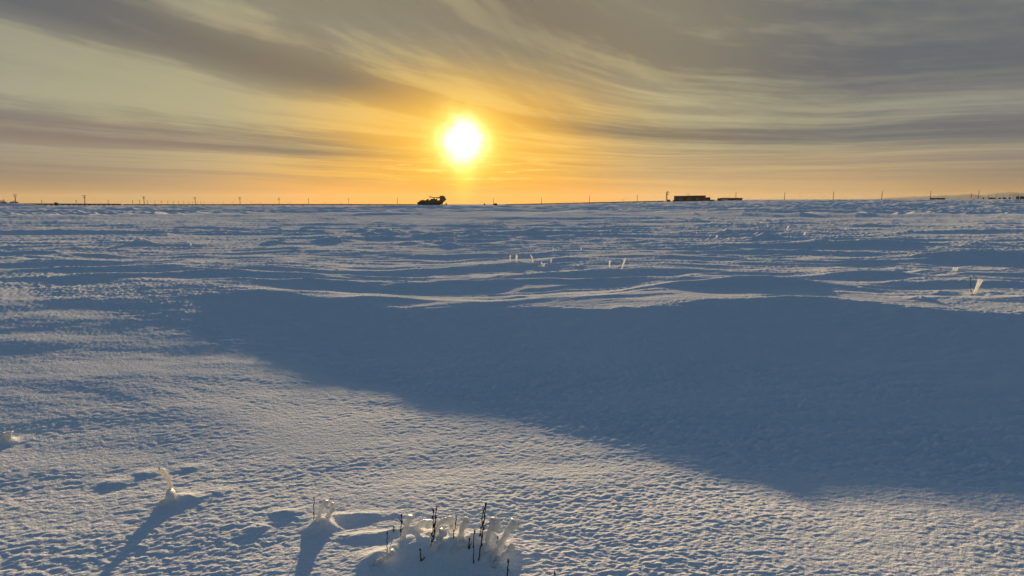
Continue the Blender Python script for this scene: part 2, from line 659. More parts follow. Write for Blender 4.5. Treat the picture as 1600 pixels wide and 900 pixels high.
# a sheet of high cloud over the sunward sky
EX = 1.0 / (2 ** EXPOSURE)
elp = el.max(0.0)
hor = mixc(ss(5, 28, th), srgb(252, 178, 40), srgb(192, 160, 118))      # along the horizon
hor = mixc(ss(17, 36, th), hor, srgb(136, 124, 112))
mid = mixc(ss(3, 17, th2), srgb(246, 186, 74), srgb(166, 161, 131))
mid = mixc(ss(26, 46, th), mid, srgb(146, 148, 138))
top = mixc(ss(6, 15, th2), srgb(190, 168, 112), srgb(148, 143, 123))
top = mixc(ss(24, 48, th), top, srgb(118, 123, 124))
hor = mixc(ss(5, 16, az) * ss(46, 28, az) * .6, hor, srgb(222, 182, 122))
hor = mixc(ss(3.2, .3, elp) * (.85 - ss(5, 16, az) * ss(46, 28, az) * .4), hor, mixc(ss(6, 30, th), srgb(246, 150, 8), srgb(156, 124, 90)))
veil = mixc(ss(1.0, 7.5, elp), hor, mid)
veil = mixc(ss(7.0, 17, elp), veil, top)

# streaks of cloud: q is constant along a streak, which sinks from the left and flattens to the right
warp_ = (noise(comb(az * .045, el * .10, 9.0), 1.0, 2.0) - .5)
dq = el - 3.4 + warp_ * .7
eq = (dq + (dq * dq + 1.6).sqrt()) * .5
q = E.op("LOGARITHM", eq, math.e) + E.op("TANH", az / 30.0) * .95 + (noise(comb(az * .03, el * .07, 5.0), 1.0, 2.0) - .5) * .35
st1 = noise(comb(az * .022, q * 2.1, 3.1), 1.0, 2.0, .45)
st2 = noise(comb(az * .04, q * 5.0, 7.7), 1.0, 2.0, .4)
st3 = noise(comb(az * .11, q * 17.0, 1.7), 1.0, 3.0, .55)
st4 = noise(comb(az * .30, q * 9.0, 6.1), 1.0, 4.0, .6, .4)
phi = E.op("ARCTAN2", el - 1.8, az - 13.0)
rho = ((el - 1.8) * (el - 1.8) + (az - 13.0) * (az - 13.0)).sqrt()
st5 = noise(comb(phi * 7.0 + warp_ * .35, rho * .045, 8.8), 1.0, 3.0, .55)
st6 = noise(comb(phi * 22.0 + warp_ * .5, rho * .09, 2.8), 1.0, 2.0, .5)
fan = ss(9, -3, az) * ss(1.5, 5, el)
band = st1 * .40 + st2 * .28 + st3 * .18 + st4 * .14 + ((st5 - .5) * .26 + (st6 - .5) * .16) * fan
# broad masses
prof = (gauss(q, .05, .40) * ss(4, -18, az) * .85 + gauss(q, 1.60, .22) * .80 * (1.0 - gauss(az, -4, 8) * .30) + gauss(q, 2.76, .30) * .36
        + ss(3.05, 3.4, q) * .25 + ss(1.45, 1.75, q) * ss(-26, -38, az) * .35
        + ss(10, 34, az) * ss(5.2, 8.5, el) * .52 + gauss(el, 5.9, 1.2) * ss(8, 26, az) * .42)
pale = gauss(q, 1.08, .30) * ss(2, -16, az) * .62 + gauss(q, 1.98, .2) * .16 + gauss(q, 2.34, .19) * ss(4, 18, az) * .38
dk = (ss(.40, .61, band + prof * .20 - pale * .14) * .46 + prof * .66 - pale * .5 + gauss(az, 0, 9) * ss(9.5, 14, el) * .16).max(0.0).min(.95)
low_hold = ss(.5, 2.9, el)
dk = dk * low_hold * (1.0 - gauss(th, 0, 6.5) * .75)
shade_c = mixc(ss(3, 12, th2), srgb(214, 158, 60), srgb(122, 113, 98))
shade_c = mixc(ss(15, 38, th), shade_c, srgb(93, 99, 108))
shade_c = mixc(gauss(el, 4.5, 3.0) * ss(-14, -34, az) * .8, shade_c, srgb(134, 119, 112))
cloud = mixc(dk, veil, shade_c)
light = ss(.53, .40, band - pale * .12)
thick = gauss(az, 0, 9) * ss(9.5, 14, el)
lt = light * (1.0 - thick * .8) * .24 * ss(1.5, 5, el) * (1.0 - ss(24, 48, th) * .5)
cloud = mixc(lt, cloud, mixc(ss(6, 30, th), srgb(255, 220, 130), srgb(184, 182, 150)))
# thin bright wisps low by the sun
wisp = ss(.53, .62, noise(comb(az * .22, el * 2.6, 4.0), 1.0, 4.0, .6)) * gauss(el, 3.5, 1.3) * gauss(az, saz + 1, 8.0)
cloud = mixc(wisp * .75, cloud, srgb(255, 232, 120))
cloud = scalec(cloud, EX)
# the sun behind the thin cloud: white core, yellow rim, faint pillar
wob_ = (noise(comb(az * .45, el * .45, 2.0), 1.0, 4.0, .6) - .5) * 1.5 + (.5 - band) * 1.8
thw = th + wob_
glow = scalec((1.0, .86, .12), gauss(thw, 0, 2.7) * .85 * EX)
core = scalec((1.0, .97, .82), gauss(thw, 0, 1.5) * 2.8 * EX)
broad = scalec((1.0, .62, .14), (th2 * -.28).exp() * .26 * EX)
pill = scalec((1.0, .70, .08), gauss(az, saz, .9) * gauss(el, sel - 3.6, 2.2) * .25 * EX)
cloud = addc(addc(cloud, glow), addc(core, addc(broad, pill)))
cover = ss(28, 18.5, el) * ss(95, 55, (az - saz).abs())
cover_h = cover
sky = wt.nodes.new("ShaderNodeMix"); sky.data_type = "RGBA"
finalc = mixc(cover_h, clear, cloud)
wt.nodes.remove(sky)
bg = wt.nodes.new("ShaderNodeBackground")
wt.links.new(finalc, bg.inputs["Color"])
bg.inputs["Strength"].default_value = 1.0
wo = wt.nodes.new("ShaderNodeOutputWorld")
wt.links.new(bg.outputs[0], wo.inputs["Surface"])
world.cycles.sampling_method = "MANUAL"
world.cycles.sample_map_resolution = 1024

# ------------------------------------------------------------------ render settings
scene.render.engine = "CYCLES"
scene.view_settings.view_transform = "Standard"
scene.view_settings.look = "None"
scene.view_settings.exposure = EXPOSURE
scene.view_settings.gamma = 1
scene.cycles.max_bounces = 6
scene.cycles.use_denoising = True
scene.render.resolution_x, scene.render.resolution_y = 1024, 576

# ------------------------------------------------------------------ stems in the snow
def bez(p0, p1, p2, n):
    return [p0 * (1 - t) ** 2 + p1 * 2 * t * (1 - t) + p2 * t * t for t in [i / (n - 1) for i in range(n)]]


def catmull(P, per=7):
    P = [P[0] * 2 - P[1]] + P + [P[-1] * 2 - P[-2]]
    out = []
    for i in range(1, len(P) - 2):
        for j in range(per):
            t = j / per
            a, b, c, d = P[i - 1], P[i], P[i + 1], P[i + 2]
            out.append(.5 * ((2 * b) + (c - a) * t + (2 * a - 5 * b + 4 * c - d) * t * t + (3 * b - a - 3 * c + d) * t ** 3))
    out.append(P[-2])
    return out


def pixpath(pts, sink=.03, lean=0.0):
    """pixels of a stem from its foot to its tip -> points in the world, all at the foot's distance plus a lean"""
    base = ground_at(*pts[0])
    y = base.y
    P = [base]
    for i, (u, v) in enumerate(pts[1:], 1):
        P.append(at_depth(u, v, y + lean * i / (len(pts) - 1)))
    low = base - (P[1] - base).normalized() * sink
    return base, [low] + P


def local(P, base):
    return [p - base for p in P]


def bare_twig(pts, label, r=.0042, group="bare twigs poking out of the snow", buds=4, seed=0, side=None):
    base, P = pixpath(pts)
    r *= .62
    L = local(P, base)
    rg = random.Random(seed)
    C_ = catmull(L, 6)
    n = len(C_)
    mb = MB()
    for i in range(1, n - 1):
        C_[i] = C_[i] + Vector((rg.uniform(-1, 1), rg.uniform(-1, 1), 0)) * .0022
    mb.tube(C_, [r * (1 - .45 * i / n) for i in range(n)], 7, .25, seed, 90)
    ob = mb.build("bare_twig", M["twig"], None, True)
    ob.location = base
    for k in range(buds):
        i = int(n * (.45 + .52 * k / max(1, buds - 1)) - 1)
        c = C_[min(n - 1, i)] + Vector(((-1) ** k * r * .8, rg.uniform(-.5, .5) * r, 0))
        MB().ball(c, r * rg.uniform(1.1, 1.7), 7, 5, (.8, .8, 1.9)).build("bud", M["twig"], ob, True)
    if side:
        for q in side:
            p0 = at_depth(q[0][0], q[0][1], base.y) - base
            p1 = at_depth(q[1][0], q[1][1], base.y - .01) - base
            MB().tube(bez(p0, (p0 + p1) / 2 + Vector((0, 0, .004)), p1, 5), [r * .8, r * .7, r * .7, r * .6, r * .3], 6, .2, seed, 90).build("side_shoot", M["twig"], ob, True)
    tag(ob, label, "twig", group)
    return ob


def rimed_stem(pts, rpx, label, group="rime covered stems in the snow", seed=0, seg=14, per=9, lump=.22, tip=1.25, core=True, spikes=0, lean=0.0, thin=False):
    base, P = pixpath(pts, .03, lean)
    dist = (base - Vector((0, 0, EYE))).length
    r = rpx * dist / F / 1.08
    L = local(P, base)
    C_ = catmull(L, per)
    n = len(C_)
    rad = []
    if spikes:
        r *= .80
    for i in range(n):
        t = i / (n - 1)
        k = (1.15 - .3 * math.sin(t * 3.1)) * (1 + (tip - 1) * sst(.6, .95, t))
        if t > .93:
            k *= math.sqrt(max(.05, 1 - ((t - .93) / .07) ** 2 * .9))
        rad.append(r * float(k))
    root = empty("rimed_stem", base, label=label, cat="frosted stem", group=group)
    crust = MB().tube(C_, rad, seg, lump * (1 if thin else 1.5), seed, .45 / r)
    rg = random.Random(seed)
    for _ in range(spikes * 5):              # feathers of rime growing into the wind
        i = rg.randrange(2, n - 1)
        ph = rg.uniform(0, 2 * math.pi)
        dirv = Vector((math.cos(ph), math.sin(ph), rg.uniform(-.2, .7)))
        a = C_[i] + dirv * rad[i] * .75
        d = (dirv * .8 + Vector((rg.uniform(.1, .8), rg.uniform(-.3, .3), rg.uniform(0, .5)))) * r * rg.uniform(.45, 1.35)
        crust.tube([a, a + d * .5, a + d], [r * .15, r * .10, r * .03], 4)
    crust.build("rime_crust", M["hoar" if thin else "rime"], root, True)
    if core == 2:
        d = (C_[-1] - C_[-3]).normalized()
        q = [p for p in C_[::3]] + [C_[-1], C_[-1] + d * r * .9 + Vector((0, 0, r * .8))]
        MB().tube(q, max(r * .20, .0016), 6).build("stem", M["twig"], root, True)
    return root


# the clump at the lower edge
G1 = "bare twigs of the front clump"
bare_twig([(605, 868), (605, 850), (606, 830)], "bare dark twig at the left end of the front clump, above a lump of rime", .0042, G1, 2, 1)
bare_twig([(626, 842), (627, 822), (628, 803)], "bare dark twig leaning on the leftmost upright rimed stem of the clump", .0048, G1, 4, 2, [((627, 828), (636, 820)), ((627, 816), (622, 808))])
bare_twig([(672.5, 858), (675, 838), (677, 815), (677, 795)], "thinner of the two tall bare twigs side by side in the clump's middle, ending lower", .0045, G1, 5, 3, [((677, 801), (674.5, 792)), ((676, 822), (682, 814))])
bare_twig([(677, 851), (679, 825), (682, 790)], "taller of the two bare twigs side by side in the clump's middle", .0052, G1, 6, 4)
bare_twig([(708, 841), (711, 824), (713.5, 806)], "thin bare twig between the rimed arch and the next rimed stem", .0038, G1, 4, 5)
bare_twig([(748, 876), (753, 838), (757, 806), (759, 785)], "tallest bare twig of the clump, reaching highest of all", .0056, G1, 7, 6, [((756, 822), (766, 818))])
bare_twig([(749.8, 838), (753, 818), (755, 794.5)], "bare twig just left of the tallest one, rising from behind the snow hump", .0046, G1, 5, 7)
bare_twig([(740.4, 882), (740.4, 855), (740.6, 827)], "straight upright bare twig in the blue shade in front of the tallest twig", .0042, G1, 3, 8)
bare_twig([(732, 857), (733, 849), (734.5, 841)], "short stubby bare twig with a side fork on top of the snow hump", .0052, G1, 2, 9, [((732.5, 855), (737, 849))])
bare_twig([(657, 877), (657, 867), (657, 857)], "short bare twig low in the clump's shaded left half", .0050, G1, 2, 10, [((661, 875), (664, 870))])
bare_twig([(615, 831), (615, 827), (615, 822)], "tiny bare twig tip behind the clump's left end", .0046, G1, 1, 11)
bare_twig([(793.4, 905), (793.6, 890), (794, 873)], "bare twig at the photo's lower edge, right end of the clump", .0056, G1, 3, 12)
bare_twig([(776.6, 852), (777.5, 845), (778.4, 838)], "faint short twig between the two thickest rimed stems", .0032, G1, 2, 13)
bare_twig([(490.5, 812), (490.6, 795), (490.5, 776)], "single bare twig left of the pair of bowed rimed stems", .0042, "lone bare twigs", 4, 14)
bare_twig([(1517, 456), (1516.8, 445), (1516.4, 433)], "thin dark twig beside the leaning rimed pair far right", .008, "lone bare twigs", 3, 15)
bare_twig([(866, 898), (866.5, 895), (867, 890)], "tiny dark twig tip at the photo's lower edge, right of the clump", .0040, "lone bare twigs", 1, 16)

G2 = "rime covered stems of the front clump"
rimed_stem([(629, 842), (634, 826), (639, 814), (642, 806)], 5.2, "club-headed rimed stem at the left of the clump", G2, 1, lump=.34, spikes=10, tip=1.4)
rimed_stem([(652, 826), (660, 818), (668, 815), (673, 823)], 5.0, "low humped rimed stem behind the two tall bare twigs", G2, 2, lump=.3, core=False)
rimed_stem([(680, 838), (686, 822), (696, 812), (706, 815), (709, 832)], 7.6, "broad arched rimed stem right of the two tall bare twigs", G2, 3, lump=.32, spikes=14, tip=1.05)
rimed_stem([(682, 850), (688, 838), (695, 829)], 6.0, "stubby rimed stem in front of the arched one", G2, 4, lump=.36, spikes=6)
rimed_stem([(718, 841), (722, 828), (727, 816), (732, 811)], 6.0, "bent rimed stem between the thin twig and the tallest twig", G2, 5, lump=.34, spikes=14)
rimed_stem([(757, 862), (763, 838), (769, 817), (774, 815), (777, 830)], 6.6, "thick rimed stem bowed over at the top, right of the tallest twig", G2, 6, lump=.26, spikes=16, core=2)
rimed_stem([(770, 874), (783, 848), (797, 826), (808, 815)], 6.2, "longest rimed stem leaning far right, at the right end of the clump", G2, 7, lump=.26, spikes=34, tip=1.35)
rimed_stem([(773, 883), (786, 868), (797, 857), (804, 852)], 5.0, "low rimed stem leaning right beneath the longest one", G2, 8, lump=.36, spikes=24)
rimed_stem([(588, 882), (600, 873), (609, 867), (616, 862)], 4.6, "knobbly rimed stem lying low at the clump's left end", G2, 9, lump=.48, spikes=26)
rimed_stem([(676, 862), (680, 852), (684, 846)], 5.5, "small rounded knob of rime on the front slope of the clump", G2, 10, lump=.3, core=False)
rimed_stem([(712, 858), (720, 849), (729, 846)], 6.0, "flat rime lump below the stubby forked twig", G2, 11, lump=.4, spikes=10)
G3 = "rimed stems left of the front clump"
rimed_stem([(497, 814), (501, 798), (506, 786), (513, 787)], 4.6, "left one of the pair of bowed rimed stems on a snow lump", G3, 12, lump=.24, spikes=8)
rimed_stem([(511, 812), (516, 800), (520, 791), (522, 790)], 5.2, "right one of the pair of bowed rimed stems, with a knobbly head", G3, 13, lump=.28, spikes=8, tip=1.4)
rimed_stem([(268, 775), (265, 755), (259, 742), (250, 734)], 3.4, "single curved rimed stem leaning left on the shaded lump", G3, 14, lump=.3, spikes=16, tip=1.3, core=2, thin=True)
rimed_stem([(262, 781), (265, 775), (269, 772)], 6.0, "rime knob at the foot of the single curved stem", G3, 15, lump=.3, core=False)
rimed_stem([(12, 689), (12, 681), (11, 675)], 4.6, "short rimed stub at the photo's left edge", G3, 16, lump=.35, spikes=8)

G4 = "rimed stems in the middle of the plain"
MID = [
    ([(807, 411), (807, 404), (807, 398)], 1.9, "thick double rimed stem, left of the row beyond the drift"),
    ([(797, 408), (797, 403), (798, 398)], 1.0, "pale thin rimed stem at the left end of the row beyond the drift"),
    ([(832.5, 411), (832, 404), (829.5, 399)], 1.2, "rimed stem with a hooked top, second clear one of the row"),
    ([(860.7, 412), (861, 408), (862, 404)], 1.1, "short straight rimed stem right of the hooked one"),
    ([(849, 417.5), (847, 413), (846, 409)], 1.0, "left prong of the low forked rimed pair"),
    ([(849, 417.5), (850, 414), (851.5, 411)], 1.2, "right prong of the low forked rimed pair"),
    ([(901, 416), (903, 413), (905, 415.5)], 1.0, "tiny bowed rimed stem in the blue hollow"),
    ([(952.6, 419), (952.5, 413), (953, 407)], 1.5, "upright knobbly rimed stem left of the slanting one"),
    ([(971.5, 420), (974, 412), (977, 403.5)], 1.7, "tall slanting rimed stem at the right end of the row"),
    ([(907.5, 391.5), (908, 389), (908.5, 387)], 0.9, "small rimed stub on a ridge behind the blue hollow"),
    ([(864, 392), (864, 389.5), (865, 388.5)], 0.8, "left of two tiny rimed nubs behind the row"),
    ([(868.5, 392), (868.5, 390.5), (868.8, 389.5)], 0.8, "right of two tiny rimed nubs behind the row"),
    ([(1521.5, 459.5), (1526, 447), (1530.5, 435)], 1.1, "thinner left one of the leaning rimed pair far right"),
    ([(1523.5, 459.5), (1529, 447), (1534.2, 436)], 1.7, "thicker right one of the leaning rimed pair far right"),
    ([(1438, 466), (1438, 463), (1438, 461)], 1.5, "low rimed nub left of the leaning pair"),
    ([(1488.8, 422.5), (1489.8, 419.5), (1490.8, 417.2)], 0.7, "leftmost of three fine slanting rimed stems"),
    ([(1491.5, 422.7), (1493, 420), (1494.5, 418)], 0.7, "middle of three fine slanting rimed stems"),
    ([(1494, 423), (1496, 420), (1497.8, 417.3)], 0.9, "rightmost of three fine slanting rimed stems"),
    ([(220.5, 377.5), (220.7, 374), (221, 371)], 1.1, "rimed stub on a low hummock on the plain's left"),
    ([(298, 385), (298, 382), (298.5, 380)], 1.2, "rimed stub on the nearest hummock left of the sun"),
    ([(515, 378), (515, 376), (515.3, 374)], 1.4, "left of two rimed stubs on the dark hummocks"),
    ([(534.4, 377.5), (534.4, 375.5), (534.8, 374)], 1.2, "right of two rimed stubs on the dark hummocks"),
    ([(529, 371), (529, 369.5), (529, 368.5)], 1.0, "rimed nub behind the two stubs on the dark hummocks"),
    ([(1120, 373), (1119.5, 370.5), (1121.5, 367.5)], 1.0, "brightest kinked rimed stem far out right of the sun"),
    ([(1109.7, 369), (1109.9, 367.5), (1110.4, 366.3)], 1.2, "rimed stub just left of the kinked stem"),
    ([(1094.7, 377.5), (1094.7, 376), (1094.9, 374.8)], 1.3, "round rimed stub nearest to us left of the kinked stem"),
    ([(1088.1, 365.5), (1088.3, 364), (1088.6, 362.6)], 0.9, "thin rimed stub far left of the kinked stem"),
    ([(1136.4, 370.5), (1136.4, 369.8), (1136.6, 369)], 0.9, "dim rimed nub right of the kinked stem"),
    ([(1202.4, 368), (1203.4, 366.3), (1204.3, 364.8)], 1.1, "slanting rimed stub midway along the right field"),
    ([(1199.7, 354), (1199.7, 353), (1200, 352.2)], 1.0, "bright rimed dot high up the right field"),
    ([(1181, 367.4), (1181, 366.6), (1181, 366)], 0.9, "faint rimed nub left of the slanting stub"),
    ([(1229.4, 359), (1231, 356), (1232.6, 353)], 1.0, "longest slanting rimed stem of the far right field"),
    ([(1257, 367.3), (1257.8, 364.5), (1258.7, 362)], 1.2, "broad slanting rimed stem nearest below the longest far one"),
    ([(1321.4, 358), (1321.6, 356.8), (1322, 355.4)], 1.0, "rimed stub at the far right of the scattered ones"),
    ([(1293.4, 361.3), (1293.4, 360.6), (1293.4, 360)], 1.0, "dim rimed nub left of the far right stub"),
    ([(1230.2, 369.5), (1230.2, 368.8), (1230.4, 368.2)], 0.9, "left one of two nubs under the longest far stem"),
    ([(1235.8, 370.4), (1236, 369.6), (1236.4, 368.8)], 0.9, "right one of two nubs under the longest far stem"),
    ([(1220.3, 368), (1220.3, 367.2), (1220.4, 366.4)], 0.9, "rimed dot left of the two nubs"),
    ([(1314.8, 367.6), (1314.8, 367), (1314.8, 366.5)], 0.8, "dim rimed dot in a blue dip on the right field"),
    ([(674.4, 361), (674.4, 360), (674.5, 359)], 1.1, "bright rimed dot under the dark machine"),
    ([(710, 365), (710.2, 363.7), (710.6, 362.6)], 1.0, "rimed stub below and right of the dark machine"),
    ([(712, 377.6), (712, 376.4), (712.2, 375.4)], 1.0, "rimed stub in front of a hummock below the sun"),
    ([(688.6, 376.4), (688.6, 375.6), (688.6, 375)], 1.0, "rimed nub on a hummock left of the stub below the sun"),
    ([(734, 378.5), (734, 377.5), (734.2, 376.6)], 0.9, "rimed nub right of the stub below the sun"),
    ([(610, 359.2), (610, 358.3), (610.2, 357.6)], 1.0, "rimed dot on the field left of the machine"),
    ([(566, 371), (566, 370), (566.2, 369.2)], 1.0, "rimed nub on the cluster of dark hummocks"),
    ([(788.8, 349.5), (788.8, 348.6), (788.9, 347.8)], 0.9, "farthest rimed dot right of the sun's foot"),
    ([(831.4, 356.4), (831.4, 355.4), (831.6, 354.6)], 1.0, "rimed dot in the field above the hooked stem"),
    ([(960, 353), (960, 352), (960.1, 351.3)], 0.9, "lone rimed dot left of the radio mast's foot"),
    ([(943.7, 380.4), (943.7, 379.4), (943.9, 378.7)], 1.0, "lone rimed nub above the knobbly upright stem"),
    ([(378, 355), (378, 354.3), (378, 353.6)], 0.9, "lone rimed dot far out on the left field"),
    ([(159, 371), (159, 370), (159.2, 369.3)], 0.9, "leftmost rimed nub of the far field"),
]
for i, (pts, rp, lab) in enumerate(MID):
    near_row = rp > 1.05
    rimed_stem(pts, rp * .80, lab, G4, 40 + i, seg=8 if rp < 1.4 else 10, per=5, lump=.3, core=i < 9, tip=1.25, thin=True)

# ------------------------------------------------------------------ the far side of the plain
def ground_xy(u, y):
    x = (u - 800) / F * y        # sideways position at that depth (before the small pitch term)
    d = ray(u, 315)
    x = d[0] / d[1] * y
    return Vector((x, y, float(height(np.array([x]), np.array([y]))[0])))


def copy_tree(src, loc, rz=0.0, scale=None):
    c = src.copy(); C.objects.link(c)
    c.location = loc; c.rotation_euler = (0, 0, rz)
    if scale: c.scale = scale
    for ch in list(src.children):
        k = ch.copy(); C.objects.link(k); k.parent = c
        for g_ in list(ch.children):
            h_ = g_.copy(); C.objects.link(h_); h_.parent = k
    return c


def utility_pole(height_m=10.0):
    root = empty("utility_pole", (0, 0, 0))
    MB().tube([(0, 0, -.6), (0, 0, height_m * .5), (0, 0, height_m)], [.34, .29, .24], 9).build("pole", M["wood"], root, True)
    for z, w in ((height_m - .45, 3.0), (height_m - 2.2, 2.4)):
        a = MB().box((0, 0, z - .17), (w, .30, .34)).build("crossarm", M["wood"], root)
        for sx in (-1, 1):
            MB().tube([(sx * w * .44, 0, z + .17), (sx * w * .44, 0, z + .45), (sx * w * .44, 0, z + .62)], [.11, .16, .07], 8).build("insulator", M["steel"], a)
    MB().tube([(.25, .1, height_m - 3.6), (.25, .1, height_m - 3.4), (.25, .1, height_m - 2.9), (.25, .1, height_m - 2.8)], [.1, .24, .24, .1], 8).build("transformer", M["steel"], root, True)
    return root


POLES = [  # column, height in pixels, turn of the crossarms, label
    (24.5, 16.5, 50, "tall pole rising just right of the parked pickup at the left edge"),
    (132.5, 15.5, 45, "tall pole above the pipeline, next right of the one by the pickup"),
    (225, 13.8, 40, "tall pole amid the first short far poles, third from the left"),
    (305, 12.8, 34, "tall pole where the short far poles get tiny, fourth from the left"),
    (375, 12.0, 26, "tall pole left of the empty stretch, fifth from the left"),
    (436, 11.0, 18, "sixth pole from the left, above the plain's left middle"),
    (482, 10.2, 84, "thin pole, seventh from the left"),
    (545, 10.0, 86, "thin pole second to the left of the dark machine"),
    (621, 10.8, 88, "thin pole nearest left of the dark machine"),
    (771, 11.2, 90, "thin pole right of the sun, beside a small low shed"),
    (846, 11.0, 90, "thin pole in the orange glow, second right of the sun"),
    (921, 11.4, 88, "thin pole third right of the sun"),
    (995.5, 11.2, 86, "thin pole nearest left of the radio mast"),
    (1076, 11.6, 84, "pole whose top shows over the long dark warehouse"),
    (1149.4, 12.0, 80, "pole at the right end of the low flat building"),
    (1225.4, 12.2, 72, "first pole right of the low flat building"),
    (1301.4, 12.3, 70, "second pole right of the low flat building"),
    (1377.2, 12.4, 66, "third pole right of the low flat building, where the far hill begins"),
    (1453, 12.4, 62, "pole at the left end of the small low hut by the far hill"),
    (1528, 12.8, 55, "tall pole rising among the scattered yard gear at the right"),
]
proto = utility_pole()
for i, (u, h, turn, lab) in enumerate(POLES):
    y = 10.0 * F / h
    g_ = ground_xy(u, y)
    ob = proto if i == 0 else copy_tree(proto, g_, R(turn))
    ob.location = g_; ob.rotation_euler = (0, 0, R(turn))
    tag(ob, lab, "utility pole", "utility poles along the horizon")

# the second, farther line of shorter looking poles
FAR = [(6, 8.2), (65, 7.6), (119, 7.2), (169, 6.8), (207, 6.4), (218.2, 6.6), (230, 6.2), (242, 5.8), (252.3, 5.6), (262, 5.4), (271, 5.2), (279, 5.0), (287, 4.8), (294, 4.6), (301, 4.5), (308, 4.4), (313.5, 4.3), (318.5, 4.2), (332, 4.1), (348.5, 4.0), (364, 3.8), (393, 3.8), (406, 3.8), (452.5, 3.7), (508, 3.4), (532, 3.4), (578, 3.2), (973, 5.0), (1139.6, 5.2), (1516.6, 8.0), (1543, 7.0), (1555.5, 6.2), (1567, 6.0), (1577, 7.0), (1590, 6.0)]
FARL = {6: "small far pole at the photo's left edge above the parked car", 65: "small far pole between the pickup and the second tall pole", 119: "small far pole just left of the second tall pole",
        169: "small far pole midway between the second and third tall poles", 973: "faint far pole short of the radio mast", 1139.6: "short far pole over the middle of the low flat building",
        1516.6: "short far pole just left of the tallest pole among the yard gear", 1543: "short far pole just right of the tallest pole among the yard gear", 1590: "short far pole behind the dark tanks at the right edge",
        1555.5: "first of three short poles over the dark yard gear", 1567: "second of three short poles over the dark yard gear", 1577: "third of three short poles over the dark yard gear, a lamp arm on it",
        207: "faint short pole left of the third tall pole", 218.2: "short pole with a dark top just left of the third tall pole", 230: "short pole just right of the third tall pole"}
fp = empty("distant_pole", (0, 0, 0))
MB().tube([(0, 0, -.6), (0, 0, 9)], [.42, .36], 7).build("pole", M["wood"], fp, True)
MB().box((0, 0, 8.2), (2.6, .3, .6)).build("crossarm", M["wood"], fp)
for i, (u, h) in enumerate(FAR):
    y = 9.0 * F / h
    g_ = ground_xy(u, y)
    ob = fp if i == 0 else copy_tree(fp, g_)
    rz = R(40 if u < 900 else 65)
    ob.location = g_; ob.rotation_euler = (0, 0, rz)
    tag(ob, FARL.get(u, "one of the tiny evenly spaced poles dwindling towards the sun, left of it"), "far pole", "far poles dwindling into the distance")


def spacing_line(u0, u1, n):
    return [u0 + (u1 - u0) * i / (n - 1) for i in range(n)]


def pipeline(name_label, us, ys, radius, lift, supports, label):
    A, B = ground_xy(us[0], ys[0]), ground_xy(us[1], ys[1])
    root = empty("pipeline", A, label=label, cat="pipeline", group="raised pipelines at the foot of the sky")
    n = 40
    pts = []
    for i in range(n + 1):
        t = i / n
        p = A.lerp(B, t)
        p.z = float(height(np.array([p.x]), np.array([p.y]))[0])
        pts.append(p)
    # a pipe runs level: smooth the ground under it
    zs = [p.z for p in pts]
    for _ in range(6):
        zs = [zs[0]] + [(zs[i - 1] + zs[i] * 2 + zs[i + 1]) / 4 for i in range(1, n)] + [zs[-1]]
    top = [Vector((p.x, p.y, z + lift)) - A for p, z in zip(pts, zs)]
    MB().tube(top, radius, 12).build("pipe", M["pipe"], root, True)
    for k in range(supports):
        t = (k + .5 + .22 * math.sin(k * 12.9)) / supports
        i = min(n - 1, int(t * n))
        p = top[i].lerp(top[i + 1], t * n - i)
        mb = MB()
        mb.box((p.x - .8, p.y, p.z - lift - 1.2), (.45, .5, lift + 1.2 - radius * .7))
        mb.box((p.x + .8, p.y, p.z - lift - 1.2), (.45, .5, lift + 1.2 - radius * .7))
        mb.box((p.x, p.y, p.z - radius - .35), (2.6, .7, .32))
        mb.build("support", M["steel"], root)
    return root


pipeline("", (-120, 190), (440, 520), .55, .95, 34, "thick dark raised pipeline running along the left horizon behind the pickup")
pipeline("", (192, 655), (560, 720), .55, .75, 30, "thinner-looking dark pipeline continuing along the horizon up to the machine")
pipeline("", (790, 1038), (700, 600), .50, .45, 16, "low dark pipeline between the sun's foot and the radio mast")

# valve hut on the pipeline
g_ = ground_xy(84, 470)
hut = empty("valve_box", g_, label="small dark valve box standing behind the thick pipeline", cat="valve box")
MB().box((0, 2.2, -.3), (2.0, 1.4, 2.4)).build("body", M["clad"], hut)
MB().box((0, 2.2, 2.1), (2.3, 1.7, .18)).build("lid", M["roof"], hut)
MB().cyl((-.4, 2.2, 2.28), (-.4, 2.2, 2.75), .14).build("vent_pipe", M["steel"], hut)


